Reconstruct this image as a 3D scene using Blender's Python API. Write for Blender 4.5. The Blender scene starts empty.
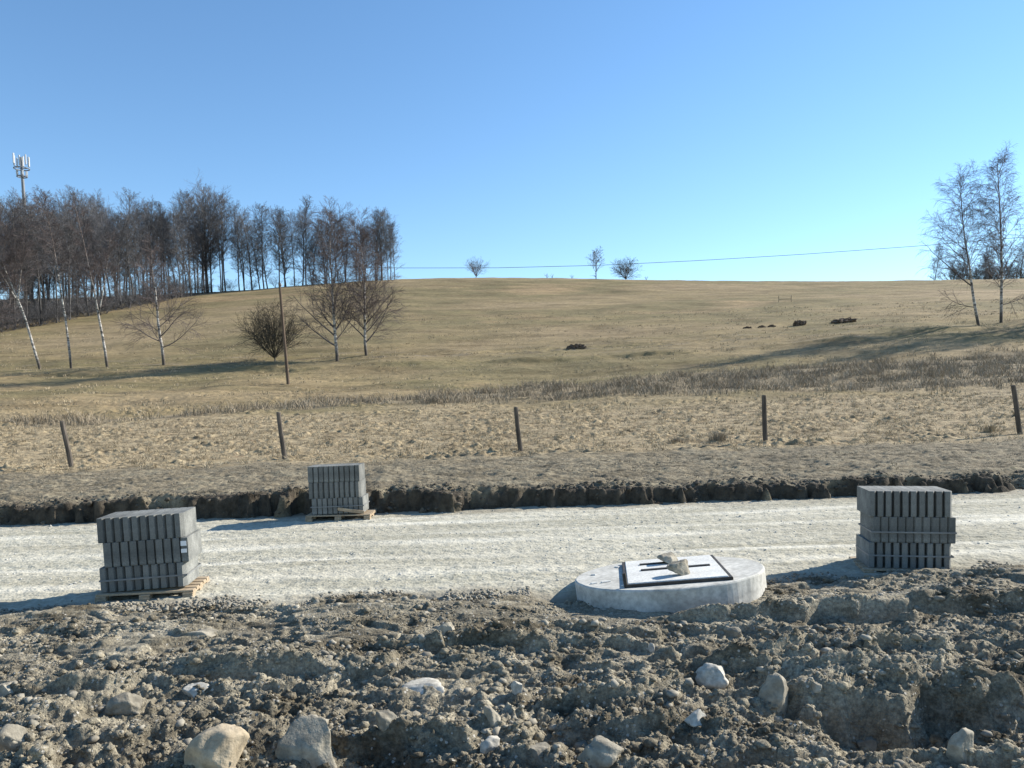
import bpy, math, random
import numpy as np
from mathutils import Vector, Matrix
R_ = math.radians
rng = np.random.default_rng(7)
random.seed(7)

# ------------------------------------------------------------------ camera
F = 769.0; EYE = 1.95; PITCH = R_(2.5); ROLL = R_(1.2)
SHIFT = F/1024*math.tan(PITCH) + 21/1024
scene = bpy.context.scene
cam_d = bpy.data.cameras.new("camera"); cam = bpy.data.objects.new("camera", cam_d)
scene.collection.objects.link(cam)
cam_d.sensor_width = 36; cam_d.lens = 36*F/1024; cam_d.shift_y = SHIFT
cam_d.clip_start = .05; cam_d.clip_end = 6000
CR = (Matrix.Rotation(R_(90)-PITCH, 3, 'X') @ Matrix.Rotation(-ROLL, 3, 'Z'))
cam.matrix_world = Matrix.Translation((0, 0, EYE)) @ CR.to_4x4()
scene.camera = cam
CRI = CR.inverted()

def ray(x, y):
    return CR @ Vector(((x-512)/F, (384-y)/F + SHIFT*1024/F, -1.0))
def at(x, y, Y):
    """photo position at depth Y -> world point (EYE height included)"""
    d = ray(x, y); k = Y/d.y
    return Vector((d.x*k, Y, d.z*k + EYE))

# ------------------------------------------------------------------ noise
def _h(ix, iy, seed):
    h = (ix.astype(np.int64)*374761393 + iy.astype(np.int64)*668265263 + seed*1442695041) & 0xffffffff
    h = ((h ^ (h >> 13))*1274126177) & 0xffffffff
    h = ((h ^ (h >> 16))*2246822519) & 0xffffffff
    return (h ^ (h >> 15)) & 0xffffffff
def rnd(ix, iy, seed): return _h(ix, iy, seed)/4294967296.0
def gnoise(x, y, seed=0):
    x = np.asarray(x, float); y = np.asarray(y, float)
    ix = np.floor(x); iy = np.floor(y); fx = x-ix; fy = y-iy
    u = fx*fx*fx*(fx*(fx*6-15)+10); v = fy*fy*fy*(fy*(fy*6-15)+10)
    def g(a, b):
        t = rnd(ix+a, iy+b, seed)*2*np.pi
        return np.cos(t)*(fx-a) + np.sin(t)*(fy-b)
    n0 = g(0, 0)*(1-u)+g(1, 0)*u; n1 = g(0, 1)*(1-u)+g(1, 1)*u
    return (n0*(1-v)+n1*v)*1.5
def fbm(x, y, seed=0, o=4, gain=.5):
    s = 0; a = 1
    for k in range(o):
        s = s + a*gnoise(x*2**k+k*17.3, y*2**k-k*9.1, seed+k); a *= gain
    return s
def cells(x, y, seed=0):
    """F1 distance to jittered points and the id value of the nearest one"""
    x = np.asarray(x, float); y = np.asarray(y, float)
    ix = np.floor(x); iy = np.floor(y)
    best = np.full(x.shape, 9.0); bid = np.zeros(x.shape)
    for a in (-1, 0, 1):
        for b in (-1, 0, 1):
            jx = ix+a; jy = iy+b
            d = (jx+rnd(jx, jy, seed)-x)**2 + (jy+rnd(jx, jy, seed+1)-y)**2
            m = d < best
            best = np.where(m, d, best); bid = np.where(m, rnd(jx, jy, seed+2), bid)
    return np.sqrt(best), bid
def sstep(a, b, x):
    t = np.clip((x-a)/(b-a), 0, 1); return t*t*(3-2*t)

# ------------------------------------------------------------------ terrain
TX = [-260, 0, 130, 210, 300, 400, 512, 700, 860, 1024, 1280]
TAB = {
 12.6: [521, 512, 503, 500, 497, 493, 491, 490, 484, 479, 470],
 13.2: [517, 507, 498, 496, 493, 490, 488, 487, 480, 474, 465],
 16.5: [496, 488, 482, 480, 477, 474, 471, 467, 461, 455, 445],
 21.7: [477, 469.5, 465, 462, 458.5, 456, 452, 445, 439.5, 434, 424],
 30: [447, 441, 437, 434, 431, 429, 426, 418, 411, 404, 394],
 40: [422, 418, 415, 412, 410, 408, 405, 396, 389, 383, 373],
 50: [402, 400, 398, 396, 394, 393, 390, 381, 373, 365, 354],
 59: [390, 389, 388, 387, 385, 383, 380, 371, 362, 354, 343],
 75: [373, 371, 367, 364, 361, 357, 355, 344, 332, 323, 312],
 100: [348, 342, 336, 331, 327, 325, 324, 318, 311, 304, 292],
 135: [322, 317, 309, 304, 299, 297, 296, 295, 292, 288, 276],
 170: [302, 300, 296, 293, 286, 278.5, 277.5, 281, 281.5, 279.5, 268]}
TY = np.array(list(TAB.keys()) + [215., 300., 600., 1500.])
UG = np.linspace(-1.3, 1.3, 261)
SL = []
for Y, ys in TAB.items():
    P = [at(x, y, Y) for x, y in zip(TX, ys)]
    u = np.array([p.x/Y for p in P]); s = np.array([(p.z-EYE)/Y for p in P])
    row = np.interp(UG, u, s)
    k = np.hanning(25); k /= k.sum()
    SL.append(np.convolve(np.pad(row, 12, mode='edge'), k, 'valid'))
last = SL[-1]
SL += [last*.83, last*.52, last*.22, last*.05]
SL = np.array(SL); LY = np.log(TY)
DL = np.zeros_like(SL)
DL[1:-1] = (SL[2:]-SL[:-2])/(LY[2:]-LY[:-2])[:, None]
DL[0] = (SL[1]-SL[0])/(LY[1]-LY[0]); DL[-1] = 0

def hill(X, Y):
    Yc = np.clip(Y, TY[0], TY[-1]); ly = np.log(Yc)
    u = np.clip(X/Yc, -1.3, 1.3)
    fi = (u+1.3)/2.6*260; i0 = np.clip(fi.astype(int), 0, 259); fu = fi-i0
    r = np.clip(np.searchsorted(LY, ly, side='right')-1, 0, len(LY)-2)
    def samp(A, rr): return A[rr, i0]*(1-fu)+A[rr, i0+1]*fu
    h = LY[r+1]-LY[r]; t = (ly-LY[r])/h
    p0, p1, m0, m1 = samp(SL, r), samp(SL, r+1), samp(DL, r), samp(DL, r+1)
    s = (2*t**3-3*t*t+1)*p0+(t**3-2*t*t+t)*h*m0+(-2*t**3+3*t*t)*p1+(t**3-t*t)*h*m1
    return s*Yc + EYE

def plane(X, Y):
    return EYE - 1.87 + .02*(Y-7.7) + .013*(X+3.7) - .10*g2(X, Y, .45, 7.15, .42, .42)

def g2(X, Y, cx, cy, rx, ry, a=0.):
    c, s = math.cos(a), math.sin(a); dx = X-cx; dy = Y-cy
    return np.exp(-(((dx*c+dy*s)/rx)**2+((-dx*s+dy*c)/ry)**2))
def bank_edge(X):
    return 12.72 + .09*gnoise(X*.35, 0*X, 5) + .10*gnoise(X*1.3, 0*X+3, 6) + .05*gnoise(X*4.1, 0*X, 8)
def front_edge(X):
    e = np.interp(X, [-12, -5.6, -3.4, -2.2, -1.0, .3, 1.5, 2.6, 4.2, 8, 20],
                     [7.2, 7.2, 7.3, 7.3, 7.3, 7.4, 7.3, 7.45, 7.55, 7.7, 7.9])
    return e + .16*gnoise(X*1.1, 0*X, 11)+.07*gnoise(X*4, 0*X, 12)

def g2(X, Y, cx, cy, rx, ry, a=0.):
    c, s = math.cos(a), math.sin(a); dx = X-cx; dy = Y-cy
    return np.exp(-(((dx*c+dy*s)/rx)**2+((-dx*s+dy*c)/ry)**2))

def rough(X, Y, fine=True):
    """shape of the churned soil in the foreground"""
    far = 1-sstep(4.7, 7.0, Y+.22*np.clip(1-X, 0, 3))*.86
    z = .045*fbm(X*.55, Y*.9, 21, 3)
    w1 = X+.25*gnoise(X*2, Y*2, 40); w2 = Y*1.15+.25*gnoise(X*2, Y*2, 41)
    calm = .25+.75*sstep(-.25, .35, fbm(X*.7, Y*1.3, 39, 2)+.25*(5.2-Y)*np.where(X < .5, 1, .5))
    for sc, am, sd in ((2.6, .045, 31), (5.5, .034, 33), (10., .034, 35), (19, .030, 37), (36, .018, 38)):
        d, i = cells(w1*sc, w2*sc, sd)
        z = z + am*far*calm*(np.clip(.62-d, -.2, 1)*(.25+i*1.1)-.12)
    wx = X+.5*gnoise(X*.8, Y*1.3, 43); wy = Y+.12*gnoise(X*2.3, Y*3, 44)+.05*gnoise(X*7, Y*8, 45)
    for fx_, fy_, am, sd in ((.55, 1.7, .055, 46), (1.1, 4.6, .06, 47), (2.6, 9.5, .042, 48)):
        n1 = gnoise(wx*fx_, wy*fy_, sd)
        z = z + am*(.45+.55*far)*(sstep(-.04, .07, n1)-.5 + .35*n1)*(.55+.45*np.abs(gnoise(X*.6, Y*.9, sd+20))*2)
    z = z + far*.03*fbm(X*6, Y*7, 51, 4, .6)
    if fine: z = z + far*.006*fbm(X*50, Y*50, 61, 2, .6)
    # built-up and dug-out places
    st = Y + .10*gnoise(X*1.7, 0*X, 71) + .05*gnoise(X*5, 0*X, 72)
    z = z + .17*sstep(5.98, 6.04, st-.035*X)*(1-sstep(6.1, 6.9, st))*sstep(.9, 1.8, X)            # step right of the ring
    z = z + .15*sstep(5.58, 5.64, st)*(1-sstep(5.7, 6.4, st))*np.clip(g2(X, Y, -.2, 5.8, .7, 1.2), 0, 1)
    z = z + .14*sstep(5.17, 5.22, st)*(1-sstep(5.3, 6.0, st))*g2(X, Y, -1.7, 5.4, .75, 1.)
    z = z + .13*sstep(4.44, 4.56, st+.12*gnoise(X*3, Y*3, 73)+.05*gnoise(X*9, Y*9, 75))*(1-sstep(4.8, 6.1, st))*sstep(1.15, 1.95, X+.2*gnoise(Y*2.1, X*0, 74))   # heap at right
    z = z - .30*(sstep(3.7, 4.0, Y)-sstep(4.36, 4.52, st+.12*gnoise(X*3, Y*3, 73)+.05*gnoise(X*9, Y*9, 75)))*sstep(1.3, 1.8, X+.25*gnoise(Y*2.1, X*2, 79))*(.65+.7*sstep(-.3, .4, gnoise(X*1.6, Y*1.2, 80))) + .07*(sstep(4.94, 4.98, st+.04*gnoise(X*6, Y*6, 76))-sstep(5.0, 5.4, st))*sstep(-.2, .6, gnoise(X*.9, X*0, 77)+.3)
    z = z - .26*g2(X, Y, -.78, 3.85, .17, .15)
    z = z - .22*g2(X, Y, -1.45, 4.2, .12, .14)
    z = z - .22*g2(X, Y, .2, 4.2, .14, .16)
    z = z - .22*g2(X, Y, -2.3, 4.1, .4, .10)
    z = z + .13*g2(X, Y, -2.2, 3.7, .7, .25)
    z = z + .07*g2(X, Y, 2.25, 6.9, .28, .16)
    return z

def far0(Y): return sstep(55, 62, Y)
def H(X, Y, fine=True):
    X = np.asarray(X, float); Y = np.asarray(Y, float)
    pl = plane(X, Y)
    # foreground
    m = 1-sstep(-.12, .22, Y-front_edge(X))
    base = pl + .035 - .0*Y + .045*(1-sstep(3, 7, Y))
    rg = rough(X, Y, fine)
    rg = rg - (rg+.02+.02*gnoise(X*5, Y*5, 170))*np.clip(1.6*g2(X, Y, 1.25, 6.75, 1.1, .42), 0, 1)
    z = np.where(m > 0, base+rg, pl-.05)*m + (pl-.05)*(1-m)
    # bank and everything beyond
    be = bank_edge(X)
    dz, did = cells(X*2.4, Y*.8, 81)
    groove = .05*np.sin(X*19+2*gnoise(X*2, Y*0, 83)*3)
    w = .12+1.1*np.clip(gnoise(X*.75, 0*X, 82)-.08, 0, 1)+.06*gnoise(X*4, 0*X, 171)
    wob = .15*gnoise(X*2.6, Y*4, 84)+.09*gnoise(X*7, Y*9, 85)+groove*.3*(1+2*gnoise(X*.7, X*0, 134))+.10*(cells(X*2.2, Y*2.2, 135)[1]-.5)
    rip = sstep(-4.75, -4.45, X)*(1-sstep(-2.7, -2.3, X)); wob = wob + rip*(.30*np.abs(np.sin(X*5.3+.8*gnoise(X*2, Y*4, 136)))**3-.12)
    b = sstep(0, 1, (Y-be+wob-.02)/w)
    hz = hill(X, Y)
    crumb = .042*fbm(X*2.3, Y*3.1, 86, 5, .65)*np.clip(1.4-(Y-13)*.09, .5, 1)
    crumb = crumb + .05*gnoise(X*.9, Y*.6, 88)
    lip = .05*np.exp(-((Y-13.15)/.3)**2)*(1+2*gnoise(X*.9, Y, 87))
    tus = sstep(19.7, 21.2, Y+.7*gnoise(X*.8, Y*.4, 89))
    d1, i1 = cells(X*2.1, Y*2.1, 90); d2, i2 = cells(X*4.5, Y*4.5, 93)
    tz = (.12*np.clip(.6-d1, 0, 1)*i1+.11*np.clip(.6-d2, 0, 1)*i2+.035*fbm(X*3, Y*5, 172, 3))*np.clip(.9+1.2*gnoise(X*.45, Y*.5, 161), .15, 1.7)*(1-.5*sstep(34, 60, Y))
    tz = tz + .25*fbm(X*.12, Y*.16, 96, 3)*sstep(24, 50, Y)
    far = sstep(60, 110, Y)
    tz = tz*(1-far*.5)
    tb = tus*tz
    # old terraces and furrows across the slope
    fl = Y - .10*X + 2.0*gnoise(X*.05, Y*.05, 97)
    tb = tb + .03*fbm(X*.9, Y*1.6, 131, 3)*np.exp(-((Y-.02*X-76.5)/1.6)**2)*3*sstep(-17, -8, X)*(1-.85*sstep(26, 34, X))
    tb = tb + .40*(sstep(69, 69.8, Y+1.2*gnoise(X*.1, X*0, 98)+.4*gnoise(X*.6, X*0, 132))-sstep(69.8, 77, Y))*np.clip(.4+1.3*gnoise(X*.12, X*0+5, 99), 0, 1)
    tb = tb + .18*(sstep(71.6, 72.5, Y+.5*gnoise(X*.15, X*0, 133))-sstep(72.5, 82, Y))*sstep(16, 34, X)*far0(Y)
    top = hz+crumb*(1-tus)+lip+tb
    z = np.where(Y > 11.5, z*(1-b)+top*b, z)
    return z
def Hp(x, y): return float(H(np.array([x]), np.array([y]), False)[0])

# ------------------------------------------------------------------ helpers
def new_mesh(name, verts, faces, mat=None, smooth=False, parent=None, quads=None):
    me = bpy.data.meshes.new(name)
    if quads is not None:
        v = np.asarray(verts, np.float32); q = np.asarray(quads, np.int32); n = q.shape[1]
        me.vertices.add(len(v)); me.vertices.foreach_set('co', v.ravel())
        me.loops.add(q.size); me.loops.foreach_set('vertex_index', q.ravel())
        me.polygons.add(len(q)); me.polygons.foreach_set('loop_start', np.arange(0, q.size, n, dtype=np.int32))
        me.update(calc_edges=True)
    else:
        me.from_pydata([tuple(v) for v in verts], [], faces); me.update()
    if smooth: me.polygons.foreach_set('use_smooth', np.ones(len(me.polygons), bool))
    o = bpy.data.objects.new(name, me); scene.collection.objects.link(o)
    if mat: me.materials.append(mat)
    if parent: o.parent = parent
    return o
def tag(o, label=None, cat=None, group=None, kind=None):
    if label: o['label'] = label
    if cat: o['category'] = cat
    if group: o['group'] = group
    if kind: o['kind'] = kind
    return o
def empty(name, loc, rz=0, rx=0, ry=0):
    o = bpy.data.objects.new(name, None); scene.collection.objects.link(o)
    o.location = loc; o.rotation_euler = (rx, ry, rz); o.empty_display_size = .2
    return o
def copy_tree(o, parent=None):
    c = o.copy(); scene.collection.objects.link(c)
    if parent: c.parent = parent
    for ch in list(o.children): copy_tree(ch, c)
    return c

class MB:
    def __init__(s): s.v = []; s.f = []
    def box(s, c, d, rot=None, bev=0.):
        hx, hy, hz = d[0]/2, d[1]/2, d[2]/2; n = len(s.v); c = Vector(c)
        M = rot if rot else Matrix.Identity(3)
        if bev <= 0:
            pts = [(x, y, z) for z in (-hz, hz) for y in (-hy, hy) for x in (-hx, hx)]
            for p in pts: s.v.append(c + M @ Vector(p))
            for q in ((0, 2, 3, 1), (4, 5, 7, 6), (0, 1, 5, 4), (2, 6, 7, 3), (0, 4, 6, 2), (1, 3, 7, 5)):
                s.f.append([n+i for i in q])
            return s
        b = bev
        rings = [(-hz, b), (-hz+b, 0), (hz-b, 0), (hz, b)]
        for z, ins in rings:
            x, y = hx-ins, hy-ins
            cc = b*.6 if ins == 0 else b*.3
            for p in ((-x+cc, -y), (x-cc, -y), (x, -y+cc), (x, y-cc), (x-cc, y), (-x+cc, y), (-x, y-cc), (-x, -y+cc)):
                s.v.append(c + M @ Vector((p[0], p[1], z)))
        s.f.append([n+i for i in range(7, -1, -1)])
        for r in range(3):
            for i in range(8):
                j = (i+1) % 8
                s.f.append([n+r*8+i, n+r*8+j, n+r*8+8+j, n+r*8+8+i])
        s.f.append([n+24+i for i in range(8)])
        return s
    def tube(s, pts, rad, k=10, cap=True):
        pts = [Vector(p) for p in pts]; n0 = len(s.v)
        rs = rad if hasattr(rad, '__len__') else [rad]*len(pts)
        for i, p in enumerate(pts):
            t = (pts[min(i+1, len(pts)-1)]-pts[max(i-1, 0)]).normalized()
            a = t.cross(Vector((.31, .9, .17))).normalized()
            if a.length < .1: a = t.orthogonal().normalized()
            b = t.cross(a)
            for j in range(k):
                an = 2*math.pi*j/k
                s.v.append(p+(a*math.cos(an)+b*math.sin(an))*rs[i])
        for i in range(len(pts)-1):
            for j in range(k):
                j2 = (j+1) % k
                s.f.append([n0+i*k+j, n0+i*k+j2, n0+i*k+k+j2, n0+i*k+k+j])
        if cap:
            s.f.append([n0+j for j in range(k-1, -1, -1)])
            m = n0+(len(pts)-1)*k; s.f.append([m+j for j in range(k)])
        return s
    def build(s, name, mat, parent=None, smooth=False):
        return new_mesh(name, s.v, s.f, mat, smooth, parent)

# ------------------------------------------------------------------ materials
def mat(name):
    m = bpy.data.materials.new(name); m.use_nodes = True
    nt = m.node_tree; nt.nodes.clear()
    out = nt.nodes.new('ShaderNodeOutputMaterial'); bs = nt.nodes.new('ShaderNodeBsdfPrincipled')
    nt.links.new(bs.outputs[0], out.inputs[0])
    bs.inputs['Specular IOR Level'].default_value = .25
    return m, nt, bs
class N:
    def __init__(s, nt): s.nt = nt
    def n(s, t, **k):
        o = s.nt.nodes.new('ShaderNode'+t)
        for a, b in k.items(): setattr(o, a, b)
        return o
    def l(s, a, b): s.nt.links.new(a, b)
    def coord(s, scale=(1, 1, 1), rot=(0, 0, 0), kind='Object'):
        tc = s.n('TexCoord'); mp = s.n('Mapping'); mp.inputs['Scale'].default_value = scale; mp.inputs['Rotation'].default_value = rot
        s.l(tc.outputs[kind], mp.inputs[0]); return mp.outputs[0]
    def noise(s, vec, scale, detail=4, rough=.6, out=0):
        o = s.n('TexNoise'); o.inputs['Scale'].default_value = scale; o.inputs['Detail'].default_value = detail; o.inputs['Roughness'].default_value = rough
        if vec is not None: s.l(vec, o.inputs['Vector'])
        return o.outputs[out]
    def vor(s, vec, scale, out='Distance', feature='F1'):
        o = s.n('TexVoronoi', feature=feature); o.inputs['Scale'].default_value = scale
        s.l(vec, o.inputs['Vector']); return o.outputs[out]
    def ramp(s, fac, stops):
        o = s.n('ValToRGB'); e = o.color_ramp.elements
        while len(e) < len(stops): e.new(.5)
        for i, (p, c) in enumerate(stops):
            e[i].position = p; e[i].color = (*c, 1) if not isinstance(c, (int, float)) else (c, c, c, 1)
        s.l(fac, o.inputs[0]); return o.outputs[0]
    def mix(s, fac, a, b, bt='MIX'):
        o = s.n('Mix', data_type='RGBA', blend_type=bt)
        if isinstance(fac, (int, float)): o.inputs[0].default_value = fac
        else: s.l(fac, o.inputs[0])
        for i, c in ((6, a), (7, b)):
            if isinstance(c, tuple): o.inputs[i].default_value = (*c, 1)
            else: s.l(c, o.inputs[i])
        return o.outputs[2]
    def math(s, op, a, b=0., clamp=False):
        o = s.n('Math', operation=op, use_clamp=clamp)
        for i, c in ((0, a), (1, b)):
            if isinstance(c, (int, float)): o.inputs[i].default_value = c
            else: s.l(c, o.inputs[i])
        return o.outputs[0]
    def attr(s, name):
        o = s.n('Attribute'); o.attribute_name = name; return o.outputs['Fac']
    def bump(s, h, strength, dist, bs, prev=None):
        o = s.n('Bump'); o.inputs['Strength'].default_value = strength; o.inputs['Distance'].default_value = dist
        s.l(h, o.inputs['Height'])
        if prev is not None: s.l(prev, o.inputs['Normal'])
        s.l(o.outputs[0], bs.inputs['Normal']); return o.outputs[0]

def m_ground():
    m, nt, bs = mat('ground_mixed'); g = N(nt); bs.inputs['Roughness'].default_value = .95
    bs.inputs['Specular IOR Level'].default_value = .12
    v = g.coord()
    # churned soil
    soil = g.ramp(g.noise(v, 2.2, 6, .65), [(.3, (.145, .128, .096)), (.5, (.25, .224, .17)), (.7, (.38, .345, .268))])
    fl = g.ramp(g.noise(v, 38, 3, .7), [(.36, (.52, .51, .50)), (.55, (1.1, 1.09, 1.05)), (.72, (1.75, 1.72, 1.6))])
    soil = g.mix(.75, soil, fl, 'MULTIPLY')
    damp = g.ramp(g.noise(g.coord((.6, 1, 1)), 1.7, 7, .72), [(.50, (1, 1, 1)), (.60, (.42, .40, .37))])
    soil = g.mix(.9, soil, damp, 'MULTIPLY')
    chips = g.math('LESS_THAN', g.vor(v, 26), .22)
    pick = g.math('GREATER_THAN', g.noise(v, 9, 2, .5), .55)
    soil = g.mix(g.math('MULTIPLY', chips, pick), soil, (.42, .40, .35))
    # bare graded strip above the cut
    bare = g.ramp(g.noise(g.coord((.45, 1.6, 1)), 1.6, 6, .7), [(.3, (.10, .085, .058)), (.48, (.20, .17, .118)), (.62, (.27, .235, .165)), (.75, (.17, .16, .09))])
    bare = g.mix(.6, bare, g.ramp(g.noise(v, 14, 4, .7), [(.35, (.5, .5, .5)), (.65, (1.25, 1.25, 1.25))]), 'MULTIPLY')
    # tussocky dry grass
    t1 = g.ramp(g.noise(g.coord((.6, 1, 1)), 1.9, 6, .7), [(.32, (.10, .08, .05)), (.44, (.26, .205, .125)), (.60, (.40, .325, .205)), (.72, (.27, .17, .095))])
    t1 = g.mix(.6, t1, g.ramp(g.noise(v, 9, 4, .75), [(.36, (.42, .40, .38)), (.6, (1.2, 1.2, 1.2))]), 'MULTIPLY')
    # upper meadow, olive and straw patches
    big = g.noise(g.coord((.5, 1, 1)), .045, 5, .6)
    mid = g.noise(g.coord((.35, 1, 1)), .35, 6, .68)
    h1 = g.ramp(big, [(.36, (.285, .22, .13)), (.47, (.24, .188, .104)), (.55, (.185, .155, .082)), (.66, (.30, .22, .125))])
    h1 = g.mix(.75, h1, g.ramp(mid, [(.32, (.55, .52, .5)), (.5, (1, 1, 1)), (.68, (1.3, 1.28, 1.22))]), 'MULTIPLY')
    h1 = g.mix(.55, h1, g.ramp(g.noise(g.coord((.5, 1, 1)), 3.2, 4, .7), [(.35, (.5, .5, .48)), (.6, (1.15, 1.15, 1.12))]), 'MULTIPLY')
    # dark weeds / track band, with broken furrow shadows painted in as streaks
    wd = g.ramp(g.noise(g.coord((.4, 1, 1)), .9, 5, .7), [(.35, (.085, .068, .045)), (.6, (.26, .215, .145))])
    c = g.mix(g.attr('bare'), soil, bare)
    c = g.mix(g.attr('tussock'), c, t1)
    c = g.mix(g.attr('meadow'), c, h1)
    c = g.mix(g.attr('weeds'), c, wd)
    c = g.mix(g.attr('cut'), c, g.ramp(g.noise(v, 5, 5, .7), [(.35, (.035, .030, .023)), (.65, (.10, .085, .065))]))  # bank face: its shadow is darkened into this soil colour
    g.l(c, bs.inputs['Base Color'])
    b1 = g.bump(g.noise(v, 60, 4, .7), .9, .012, bs)
    b2 = g.bump(g.noise(v, 11, 5, .7), .8, .05, bs, b1)
    return m
def m_road():
    m, nt, bs = mat('crushed_gravel'); g = N(nt); bs.inputs['Roughness'].default_value = .95
    bs.inputs['Specular IOR Level'].default_value = .15
    v = g.coord(); st = g.coord((.09, 1, 1), (0, 0, R_(2)))
    c = g.ramp(g.noise(st, 2.4, 6, .65), [(.3, (.30, .28, .215)), (.46, (.41, .39, .315)), (.6, (.48, .455, .375)), (.75, (.56, .535, .45))])
    c = g.mix(.6, c, g.ramp(g.noise(g.coord((.4, 1, 1)), .8, 5, .7), [(.35, (.72, .72, .68)), (.6, (1.08, 1.08, 1.06))]), 'MULTIPLY')
    c = g.mix(.8, c, g.ramp(g.vor(v, 34, 'Color'), [(.1, (.8, .8, .8)), (.5, (1, 1, 1)), (.9, (1.1, 1.1, 1.1))]), 'MULTIPLY')
    c = g.mix(.5, c, g.ramp(g.noise(v, 12, 4, .75), [(.38, (.55, .55, .52)), (.55, (1.1, 1.1, 1.1))]), 'MULTIPLY')
    c = g.mix(g.math('MULTIPLY', g.attr('track'), .85), c, (.60, .575, .485))
    c = g.mix(g.math('MULTIPLY', g.attr('mud'), .8), c, (.24, .215, .165))
    pt = g.ramp(g.noise(g.coord((.18, 1, 1), (0, 0, R_(-4))), 1.5, 6, .72), [(.42, (0, 0, 0)), (.40+.2, (1, 1, 1))])
    c = g.mix(g.math('MULTIPLY', pt, .30), c, (.30, .275, .21))
    g.l(c, bs.inputs['Base Color'])
    b = g.bump(g.vor(v, 34), .5, .010, bs)
    g.bump(g.noise(v, 9, 4, .7), .5, .03, bs, b)
    return m
def m_simple(name, c1, c2, scale=8, rough=.85, bump=.3, bd=.004, stretch=(1, 1, 1), rnd_amt=0., fine=None):
    m, nt, bs = mat(name); g = N(nt); bs.inputs['Roughness'].default_value = rough
    v = g.coord(stretch)
    c = g.ramp(g.noise(v, scale, 6, .65), [(.32, c1), (.68, c2)])
    if fine:
        c = g.mix(.6, c, g.ramp(g.noise(g.coord(), fine, 3, .7), [(.35, (.6, .6, .6)), (.65, (1.2, 1.2, 1.2))]), 'MULTIPLY')
    if rnd_amt:
        oi = g.n('ObjectInfo')
        k = g.ramp(oi.outputs['Random'], [(0, (1-rnd_amt,)*3), (1, (1+rnd_amt,)*3)])
        c = g.mix(1., c, k, 'MULTIPLY')
    g.l(c, bs.inputs['Base Color'])
    if bump: g.bump(g.noise(g.coord(), (fine or scale*5), 4, .7), bump, bd, bs)
    return m
def m_birch():
    m, nt, bs = mat('birch_bark'); g = N(nt); bs.inputs['Roughness'].default_value = .8
    st = g.coord((1, 1, 3.2))
    n = g.noise(st, 1.1, 5, .75)
    c = g.ramp(n, [(.42, (.05, .045, .04)), (.50, (.26, .245, .225)), (.60, (.52, .50, .46))])
    sx = g.n('SeparateXYZ'); tc = g.n('TexCoord'); g.l(tc.outputs['Object'], sx.inputs[0])
    low = g.ramp(g.math('ADD', g.math('MULTIPLY', sx.outputs[2], .4), g.math('MULTIPLY', g.noise(g.coord(), 1.5), .5)), [(.45, (0, 0, 0)), (1., (1, 1, 1))])
    c = g.mix(low, (.07, .06, .05), c)
    hi = g.ramp(g.math('MULTIPLY', sx.outputs[2], .08), [(.62, (0, 0, 0)), (.95, (1, 1, 1))])
    c = g.mix(hi, c, (.16, .13, .115))
    g.l(c, bs.inputs['Base Color']); return m
M = {}
M['ground'] = m_ground(); M['road'] = m_road()
M['kerb'] = m_simple('cast_concrete', (.105, .11, .105), (.225, .23, .215), 5, .9, .35, .003, rnd_amt=.24, fine=70)
M['wood'] = m_simple('pallet_wood', (.24, .18, .115), (.46, .37, .26), 5, .85, .3, .002, (1, 9, 9), fine=40)
M['post'] = m_simple('weathered_post', (.035, .03, .025), (.13, .11, .09), 7, .9, .4, .004, (1, 1, .15), rnd_amt=.2)
M['pole'] = m_simple('creosoted_pole', (.07, .05, .035), (.15, .11, .08), 4, .85, .3, .004, (1, 1, .1))
M['ring'] = m_simple('precast_concrete', (.36, .355, .32), (.58, .57, .52), 2.6, .9, .3, .004, fine=18)
M['cover'] = m_simple('cover_concrete', (.52, .52, .49), (.68, .68, .64), 4, .8, .25, .003, fine=50)
M['steel'] = m_simple('dark_iron', (.02, .018, .016), (.07, .06, .05), 14, .6, .3, .002)
M['galv'] = m_simple('galvanised_steel', (.16, .17, .18), (.26, .27, .28), 2, .5, 0)
M['panel'] = m_simple('antenna_plastic', (.42, .44, .46), (.52, .54, .56), 2, .5, 0)
M['strap'] = m_simple('packing_strap', (.13, .135, .14), (.22, .23, .23), 2, .5, 0)
M['paper'] = m_simple('paper_label', (.72, .73, .74), (.82, .82, .82), 2, .7, 0)
M['bark'] = m_simple('grey_bark', (.045, .043, .042), (.115, .108, .102), 2.5, .9, .4, .02, (1, 1, .3), rnd_amt=.25)
M['twig'] = m_simple('twig_bark', (.066, .067, .073), (.15, .147, .152), .6, .85, 0, rnd_amt=.3)  # lighter, cooler tone puts distance haze into the twig colour
M['twig_b'] = m_simple('birch_twig', (.075, .06, .06), (.155, .13, .125), .6, .85, 0, rnd_amt=.15)
M['birch'] = m_birch()
M['rock'] = m_simple('field_stone', (.15, .135, .105), (.40, .365, .29), 3.5, .95, .8, .012, rnd_amt=.25, fine=22)
M['rock_pale'] = m_simple('pale_stone', (.33, .31, .26), (.54, .51, .44), 5, .9, .5, .006, fine=36)
M['rock_tan'] = m_simple('tan_stone', (.30, .24, .16), (.50, .42, .30), 3.5, .95, .7, .01, fine=22)
M['rubble'] = m_simple('rubble_stone', (.14, .125, .098), (.38, .35, .28), 4.2, .92, .5, .005, fine=30)
M['chip'] = m_simple('road_chip', (.26, .26, .24), (.56, .55, .52), 4.2, .92, .4, .004)
M['bankclod'] = m_simple('bank_soil', (.05, .043, .033), (.14, .12, .09), 3, .95, .5, .006, fine=30)
M['straw'] = m_simple('straw_grass', (.22, .175, .11), (.44, .37, .255), 1.1, .8, 0)
M['weed'] = m_simple('dead_weed', (.17, .14, .10), (.36, .30, .215), .5, .85, 0)
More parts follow.
